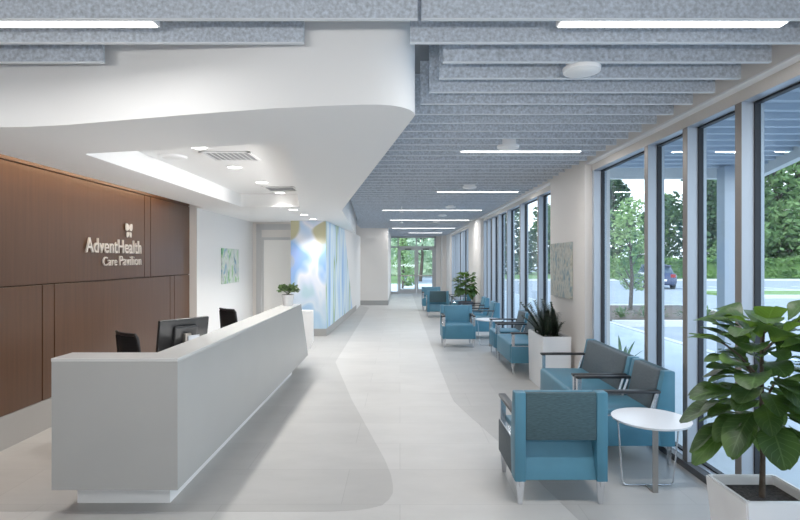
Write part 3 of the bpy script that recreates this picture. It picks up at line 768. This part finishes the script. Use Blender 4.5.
# ------------------------------------------------------------------ planters and plants
def taper_box(bm, cx, cy, w0, d0, w1, d1, h, wall=.025, rim=.08):
    def ring(w, d, z): return [bm.verts.new((cx+sx*w/2, cy+sy*d/2, z)) for sx, sy in ((-1,-1),(1,-1),(1,1),(-1,1))]
    rs = [ring(w0, d0, 0), ring(w1, d1, h), ring(w1-2*wall, d1-2*wall, h), ring(w1-2*wall-.01, d1-2*wall-.01, h-rim)]
    for a, c in zip(rs, rs[1:]):
        for k in range(4): bm.faces.new((a[k], a[(k+1)%4], c[(k+1)%4], c[k]))
    bm.faces.new(rs[0])
    bmesh.ops.recalc_face_normals(bm, faces=bm.faces)
    es = [e for e in bm.edges if len(e.link_faces) == 2]
    bmesh.ops.bevel(bm, geom=es, offset=.006, segments=2, affect='EDGES')
    bm.faces.ensure_lookup_table()
fig_shape = lambda t: (.06+.94*(math.sin(PI*min(1,(t**1.15)*.98+.0))**.75)*(.55+.45*t)/.85) if t > .02 else .05
def fig_plant(t, z0, H, nleaf, ln, rad, seed, trunk_r=.012, lean=(0,0)):
    rnd = random.Random(seed)
    b = new()
    tp = Vector((lean[0], lean[1], z0+H*.72))
    tube(b, [(0,0,z0-.05),(.005,.0,z0+H*.2),(lean[0]*.5,lean[1]*.5,z0+H*.45),tuple(tp),(lean[0],lean[1],z0+H*.9)], [trunk_r*1.3,trunk_r,trunk_r*.9,trunk_r*.7,trunk_r*.4], 10)
    brs = []
    for k in range(5):
        a = 2*PI*k/5+.4; s = Vector((lean[0]*.7, lean[1]*.7, z0+H*(.45+.07*k)))
        e = s+Vector((math.cos(a)*rad*.45, math.sin(a)*rad*.45, H*.2)); brs.append((s, e))
        tube(b, [tuple(s), tuple((s+e)/2+Vector((0,0,.02))), tuple(e)], [trunk_r*.6,trunk_r*.5,trunk_r*.3], 7)
    obj('stem', b, M['trunk'], t, True)
    b = new(); uvl = b.loops.layers.uv.new('UVMap')
    for k in range(nleaf):
        f = (k+.5)/nleaf
        a = k*2.39996+rnd.uniform(-.3,.3)
        zz = z0+H*(.34+.56*f)
        rr = rad*.42*(1-.6*abs(f-.6))*rnd.uniform(.3,1)
        el = -0.35+1.0*f+rnd.uniform(-.3,.3)
        d = Vector((math.cos(a)*math.cos(el), math.sin(a)*math.cos(el), math.sin(el)))
        p = Vector((lean[0]*f+math.cos(a)*rr, lean[1]*f+math.sin(a)*rr, zz))
        up = Vector((rnd.uniform(-.3,.3), rnd.uniform(-.3,.3), 1))
        L_ = ln*rnd.uniform(.72,1.1)
        # petiole
        leaf_card(b, p, d, up, L_, L_*rnd.uniform(.56,.7), uvl, droop=rnd.uniform(.15,.5), nseg=9, shape=fig_shape, wave=.05)
    obj('foliage', b, M['fig'], t, 'leaf')
fp = thing('fiddle_leaf_fig', 'large fiddle leaf fig in a white tapered planter at the right foreground', 'plant', (1.75,2.58,0))
b = new(); taper_box(b, 0, 0, .27, .27, .36, .33, .55); obj('planter', b, M['planter'], fp, True)
b = new(); box(b, -.152, .152, -.138, .138, .46, .505); obj('soil', b, M['soil'], fp)
fig_plant(fp, .5, .96, 112, .22, .42, 5, .012, (.0,.0))
fp2 = thing('fiddle_leaf_fig', 'far fiddle leaf plant in a dark pot among the teal chairs', 'plant', (1.78,14.5,0))
b = new(); cyl(b, (0,0,0), (0,0,.5), .16, .2, 28); cyl(b, (0,0,.5), (0,0,.52), .2, .19, 28); obj('pot', b, M['navy_pot'], fp2, True)
b = new(); cyl(b, (0,0,.5), (0,0,.525), .18, n=24); obj('soil', b, M['soil'], fp2)
fig_plant(fp2, .5, .82, 80, .26, .5, 11)

zp = thing('trough_planter', 'tall white rectangular trough planter with dark feathery foliage below the grey canvas', 'plant', (1.96,7.03,0))
b = new(); taper_box(b, 0, 0, .34, .74, .36, .76, .69, .02); obj('planter', b, M['planter'], zp, True)
b = new(); box(b, -.155, .155, -.355, .355, .6, .65); obj('soil', b, M['soil'], zp)
b = new(); rnd = random.Random(3)
for k in range(46):
    x, y = rnd.uniform(-.12,.12), rnd.uniform(-.32,.32)
    a = math.atan2(y*.5, x)+rnd.uniform(-.9,.9); ln = rnd.uniform(.28,.52); el = rnd.uniform(.75,1.4)
    d = Vector((math.cos(a)*math.cos(el), math.sin(a)*math.cos(el), math.sin(el)))
    if x+d.x*ln*1.3 > .14: d.x = min(d.x, 0)-.1
    pts = [Vector((x,y,.64))+d*(ln*s)-Vector((0,0,1))*(.1*ln*s*s)+Vector((d.x,d.y,0))*(.25*ln*s*s) for s in (0,.25,.5,.75,1)]
    tube(b, pts, [.006,.005,.005,.004,.002], 5)
    sd = d.cross(Vector((0,0,1))).normalized()
    for q in range(13):
        s = .18+.82*q/12; p = Vector((x,y,.64))+d*(ln*s)-Vector((0,0,1))*(.1*ln*s*s)+Vector((d.x,d.y,0))*(.25*ln*s*s)
        for sg_ in (-1, 1): leaf_card(b, p, sd*sg_+d*.7+Vector((0,0,.15)), Vector((0,0,1)), rnd.uniform(.05,.075), .03, droop=.2, nseg=3)
obj('foliage', b, M['zz'], zp, 'leaf')

# ------------------------------------------------------------------ outside
ZG = -.04
b = new(); box(b, -40, 140, -30, 160, ZG-.3, ZG-.1); struct('ground', b, M['asphalt'])
b = new(); box(b, 2.45, 5.6, -8, 26.5, ZG-.1, ZG); box(b, -6, 5.6, 26.1, 38, ZG-.1, ZG); struct('sidewalk', b, M['concrete'])
b = new(); box(b, 5.6, 5.75, -8, 31, ZG-.1, ZG+.02); struct('curb', b, M['curb'])
def patch(name, pts, m, z): 
    bb = new(); prism(bb, pts, 'z', ZG-.1, z); return struct(name, bb, m)
# planting island by the parking bays
patch('planting_bed', [(5.9,14.5),(10.2,14.5),(10.2,19.5),(5.9,19.5)], M['mulch'], ZG+.03)
b = new(); 
for q in ((5.76,10.35,14.3,14.5),(5.76,10.35,19.5,19.7),(10.2,10.35,14.5,19.5)): box(b, *q, ZG-.1, ZG+.06)
struct('curb', b, M['curb'])
patch('lawn', [(16,25),(70,25),(70,29),(16,29)], M['lawn'], ZG+.02)
patch('lawn', [(4,46),(110,46),(110,75),(4,75)], M['lawn'], ZG+.02)
b = new(); box(b, 15.8, 70.2, 24.75, 25, ZG-.1, ZG+.06); box(b, 15.8, 70.2, 29, 29.25, ZG-.1, ZG+.06); box(b, 4, 110, 45.7, 46, ZG-.1, ZG+.06); struct('curb', b, M['curb'])
b = new()
for k in range(6):
    x = 7+2.7*k; box(b, x, x+.12, 6.0, 11.5, ZG-.1, ZG-.095)
for k in range(5): box(b, 18+2.8*k, 18.12+2.8*k, 31, 36, ZG-.1, ZG-.095)
struct('parking_lines', b, M['paint'])
# entrance side greenery
patch('lawn', [(-8,38),(.3,38),(.3,60),(-8,60)], M['lawn'], ZG+.02)

# canopy over the walk
def can_x(y): return min(5.06, max(2.9, 5.06+.341*(y-7.6)))
b = new(); prism(b, [(2.5,-8),(2.9,-8),(2.9,1.27),(5.06,7.6),(2.5,7.6)], 'z', 2.98, 3.25)
struct('canopy', b, M['canopy'])
b = new()
for k in range(56):
    y = -8+.278*k; box(b, 2.5, can_x(y)-.02, y, y+.06, 2.92, 2.98)
struct('canopy_slats', b, M['canopy'])
b = new(); prism(b, [(2.9,-8),(3.05,-8),(3.05,1.3),(5.2,7.75),(2.5,7.75),(2.5,7.6),(5.06,7.6),(2.9,1.27)], 'z', 2.82, 3.25); struct('canopy_beam', b, M['curb'])
for k, (x, y) in enumerate(((4.45,7.25),)):
    t = thing('canopy_column', 'grey steel canopy column standing outside the third window pane', 'column', (x, y, ZG))
    b = new(); box(b, -.09, .09, -.09, .09, 0, 2.95); obj('shaft', b, M['alum'], t)
    b = new(); box(b, -.13, .13, -.13, .13, 0, .02); obj('base_plate', b, M['sill'], t)

def cloud(bm, c, rad, n, ls, rnd, flat_=.75):
    for k in range(n):
        v = Vector((rnd.gauss(0,1), rnd.gauss(0,1), rnd.gauss(0,1))).normalized()*rnd.uniform(.55,1.0)
        p = Vector(c)+Vector((v.x*rad[0], v.y*rad[1], v.z*rad[2]))
        a = Vector((rnd.uniform(-1,1), rnd.uniform(-1,1), rnd.uniform(-.6,.6))).normalized()
        u = a.cross(Vector((rnd.uniform(-1,1), rnd.uniform(-1,1), rnd.uniform(-1,1)))).normalized()
        s = ls*rnd.uniform(.6,1.3)
        vs = [bm.verts.new(p+a*s*x+u*s*y*.6) for x, y in ((-.6,0),(0,-.5),(.6,0),(0,.5))]
        bm.faces.new(vs)
def tree_mesh(H, W, seed, n, ls, m, base=.25, blobs=9):
    rnd = random.Random(seed)
    bt = new(); tube(bt, [(0,0,0),(.03*W,0,H*.3),(0,.02*W,H*.6),(0,0,H*.85)], [H*.02,H*.016,H*.011,H*.004], 8)
    bl = new()
    for k in range(blobs):
        a = rnd.uniform(0, 2*PI); f = k/(blobs-1)
        z = H*(base+(1-base)*.88*f+.05); r = W*(.5-.28*abs(f-.35))*rnd.uniform(.45,.75)
        off = W*.28*(1-.7*f)
        c = (off*math.cos(a), off*math.sin(a), z)
        cloud(bl, c, (r, r, r*.72), n//blobs, ls, rnd)
        tube(bt, [(0,0,max(.1,z-H*.15)),(c[0]*.6,c[1]*.6,z-H*.03),(c[0],c[1],z)], [H*.008,H*.005,H*.002], 5)
    return bt, bl
def tree(label, loc, H, W, seed, n, ls, m, grp, base=.2, blobs=9, rz=0, name='tree'):
    t = thing(name, label, 'tree', loc, rz, grp)
    bt, bl = tree_mesh(H, W, seed, n, ls, m, base, blobs)
    obj('trunk', bt, M['trunk'], t, True); obj('crown', bl, M[m], t)
    return t
GT = 'trees beyond the road'
tree('young light green tree in the planting bed outside the first window', (7.6,17.6,ZG+.03), 3.6, 2.0, 21, 1500, .13, 'tree_light', 'young trees', .22)
# background row: (x, y, H, W, material)
specs = [(23,58,11,8,'tree_dark'),(30,62,9,8,'tree_mid'),(34,55,13,10,'tree_mid'),(36,60,14,10,'tree_dark'),(31,56,12,8,'tree_dark'),(39.5,56,16,10,'tree_mid'),(37.5,63,17,10,'tree_dark'),(43.5,58,17,10,'tree_mid'),(41,60,15,10,'tree_dark'),(47,57,16,10,'tree_dark'),(53,63,16,10,'tree_mid'),(58,56,17,11,'tree_dark'),(65,62,14,10,'tree_mid'),(44,66,16,9,'tree_mid'),(70,57,15,10,'tree_dark'),(18,64,8,8,'tree_mid'),(12,62,9,8,'tree_dark'),(6,60,8,8,'tree_mid'),(78,62,15,10,'tree_mid'),(38,52,7,8,'tree_mid'),(33,51,5,7,'tree_mid'),(44,53,8,8,'tree_dark'),(51,51,7,8,'tree_mid'),(61,51,7.5,8,'tree_mid')]
kinds = {'tree_dark':'dark', 'tree_mid':'mid green'}
for k, (x, y, H, W, m) in enumerate(specs):
    hs = 'tall' if H > 11 else 'low'
    order = sorted(range(len(specs)), key=lambda i: specs[i][0]/specs[i][1]).index(k)+1
    tree('%s %s tree beyond the road, %s from the left in the background row' % (hs, kinds[m], ordinal(order)), (x,y,ZG), H, W, 40+k, 2200, .62, m, GT, .08, 11)
def hedge(label, x0, x1, y0, y1, h, m, n, ls, grp=None):
    t = thing('hedge', label, 'hedge', ((x0+x1)/2, (y0+y1)/2, ZG), 0, grp)
    rnd = random.Random(int(x0*10+y0)); cx, cy = (x0+x1)/2, (y0+y1)/2
    bb = new(); box(bb, x0-cx+.15, x1-cx-.15, y0-cy+.15, y1-cy-.15, 0, h-.15)
    for k in range(n):
        p = Vector((rnd.uniform(x0-cx,x1-cx), rnd.choice([y0-cy, rnd.uniform(y0-cy,y1-cy)])+rnd.uniform(-.1,.1), rnd.uniform(.05,h)))
        if rnd.random() < .4: p.z = h+rnd.uniform(-.12,.08)
        a = Vector((rnd.uniform(-1,1), rnd.uniform(-1,1), rnd.uniform(-1,1))).normalized(); u = a.cross(Vector((rnd.uniform(-1,1),.3,rnd.uniform(-1,1)))).normalized()
        s = ls*rnd.uniform(.6,1.3)
        bb.faces.new([bb.verts.new(p+a*s*x+u*s*y_*.6) for x, y_ in ((-.6,0),(0,-.5),(.6,0),(0,.5))])
    obj('foliage', bb, M[m], t)
hedge('long clipped green hedge below the trees beyond the road', 18, 84, 47.5, 49.5, 1.7, 'hedge', 5200, .4)
hedge('tall glare-pale leafy hedge well beyond the far entry doors', -9, 3.9, 55, 57, 5.5, 'tree_washed_out', 3600, .5)
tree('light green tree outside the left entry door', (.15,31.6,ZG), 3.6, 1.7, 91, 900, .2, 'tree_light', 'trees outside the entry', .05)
tree('glare-pale green tree beyond the entry doors, right of the pair', (1.6,42,ZG), 7, 6, 92, 1500, .4, 'tree_washed_out', 'trees outside the entry', .4)
tree('glare-pale green tree beyond the entry doors, left of the pair', (-2.6,43,ZG), 7.5, 6, 93, 1500, .4, 'tree_washed_out', 'trees outside the entry', .2)
rnd = random.Random(8)
for k, (x, y, s) in enumerate(((6.3,15.2,.5),(6.9,15.0,.62),(7.5,15.4,.5),(8.1,15.1,.6),(8.8,15.3,.5),(9.4,15.0,.55))):
    t = thing('shrub', 'small green shrub in the mulch bed outside, %s from the left' % ordinal(k+1), 'shrub', (x,y,ZG+.03), 0, 'shrubs in the planting bed')
    b = new()
    for q in range(150):
        a = rnd.uniform(0,2*PI); e = rnd.uniform(.1,1.5); d = Vector((math.cos(a)*math.cos(e), math.sin(a)*math.cos(e), math.sin(e)))
        p = Vector((0,0,.02))+d*rnd.uniform(.05,.8)*s*.7
        u = d.cross(Vector((.2,.3,1))).normalized(); w = .05*rnd.uniform(.6,1.2)
        b.faces.new([b.verts.new(v) for v in (p-u*w*.5, p+d*w*1.6+u*.2*w, p+u*w*.5)])
    for q in range(6):
        a = 2*PI*q/6; tube(b, [(0,0,0),(.12*s*math.cos(a),.12*s*math.sin(a),.3*s)], .006, 4)
    obj('foliage', b, M['shrub'], t)
# long-bladed plant just outside the first pane
t = thing('yucca', 'spiky long-leaved plant just outside the first window pane', 'plant', (3.35,8.05,ZG), 0)
b = new()
for k in range(14):
    a = 2*PI*k/14; e = random.uniform(.7,1.4); d = Vector((math.cos(a)*math.cos(e), math.sin(a)*math.cos(e), math.sin(e)))
    leaf_card(b, Vector((0,0,0)), d, Vector((0,0,1)), random.uniform(.5,.8), .05, droop=.25, nseg=5)
obj('foliage', b, M['shrub'], t, 'leaf')

# parked car
car = thing('car', 'dark blue hatchback parked across the lot, seen through the second window pane', 'car', (16.35,34.5,ZG-.1), R(79))
def loft(bm, secs):
    rings = [[bm.verts.new(p) for p in s] for s in secs]; n = len(rings[0])
    for a, c in zip(rings, rings[1:]):
        for k in range(n): bm.faces.new((a[k], a[(k+1)%n], c[(k+1)%n], c[k]))
    bm.faces.new(rings[0]); bm.faces.new(list(reversed(rings[-1])))
def csec(x, w, z0, z1, r=.12):
    return [(x,-w+r,z0),(x,w-r,z0),(x,w,z0+r),(x,w,z1-r),(x,w-r,z1),(x,-w+r,z1),(x,-w,z1-r),(x,-w,z0+r)]
b = new(); loft(b, [csec(-2.1,.78,.35,.85),csec(-2.0,.86,.25,.98),csec(-1.2,.89,.22,1.0),csec(.6,.89,.22,.98),csec(1.4,.87,.22,.88),csec(2.05,.8,.28,.74),csec(2.15,.7,.36,.62)]); obj('body', b, M['car'], car, True)
b = new(); loft(b, [csec(-2.0,.66,.9,1.02,.04),csec(-1.6,.68,.9,1.42),csec(-.8,.7,.9,1.5),csec(.2,.69,.9,1.45),csec(1.0,.66,.88,1.0,.04)]); obj('cabin', b, M['carglass'], car, True)
b = new(); loft(b, [csec(-1.75,.63,1.40,1.46,.02),csec(-.8,.66,1.46,1.53,.02),csec(.25,.64,1.41,1.48,.02)]); obj('roof', b, M['car'], car, True)
for x in (-1.3, 1.35):
    for s in (-1, 1):
        b = new(); cyl(b, (x, s*.72, .32), (x, s*.92, .32), .32, n=24); w = obj('wheel', b, M['tyre'], car, True)
        b = new(); cyl(b, (x, s*.915, .32), (x, s*.93, .32), .2, n=18); obj('hubcap', b, M['alum'], w)
for s in (-1, 1):
    b = new(); box(b, -2.12, -1.98, s*.62-.14, s*.62+.14, .72, .92, .02); obj('tail_lamp', b, M['redlamp'], car)
b = new(); box(b, -2.13, -2.09, -.26, .26, .5, .62); obj('number_plate', b, M['paint'], car)

# ------------------------------------------------------------------ light, sky, camera
sun = bpy.data.lights.new('sun', 'SUN'); sun.energy = 2.8; sun.angle = R(8); sun.color = (1,.96,.9)
so_ = bpy.data.objects.new('sun', sun); COL.objects.link(so_); so_.rotation_euler = (R(25), R(-42), 0)
w = bpy.data.worlds.new('sky'); SC.world = w; w.use_nodes = True
nt = w.node_tree; bg = nt.nodes['Background']
tc = nt.nodes.new('ShaderNodeTexCoord'); sx = nt.nodes.new('ShaderNodeSeparateXYZ'); nt.links.new(tc.outputs['Generated'], sx.inputs[0])
c = ramp_mix(nt, sx.outputs[2], [(0, srgb(244,246,248)), (.18, srgb(238,243,248)), (.6, srgb(196,215,238)), (1, srgb(170,200,234))])
nt.links.new(c, bg.inputs['Color']); bg.inputs['Strength'].default_value = 2.3

cam = bpy.data.cameras.new('camera'); cam.lens = 24; cam.sensor_width = 36; cam.clip_end = 400; cam.clip_start = .05
co = bpy.data.objects.new('camera', cam); COL.objects.link(co); co.location = (0,0,1.65); co.rotation_euler = (R(90),0,0)
SC.camera = co
SC.view_settings.view_transform = 'Standard'
SC.view_settings.look = 'None'
SC.view_settings.exposure = .42
SC.view_settings.gamma = 1.12
SC.cycles.max_bounces = 10; SC.cycles.diffuse_bounces = 6; SC.cycles.transparent_max_bounces = 16
SC.cycles.sample_clamp_indirect = 6; SC.cycles.caustics_reflective = False; SC.cycles.caustics_refractive = False
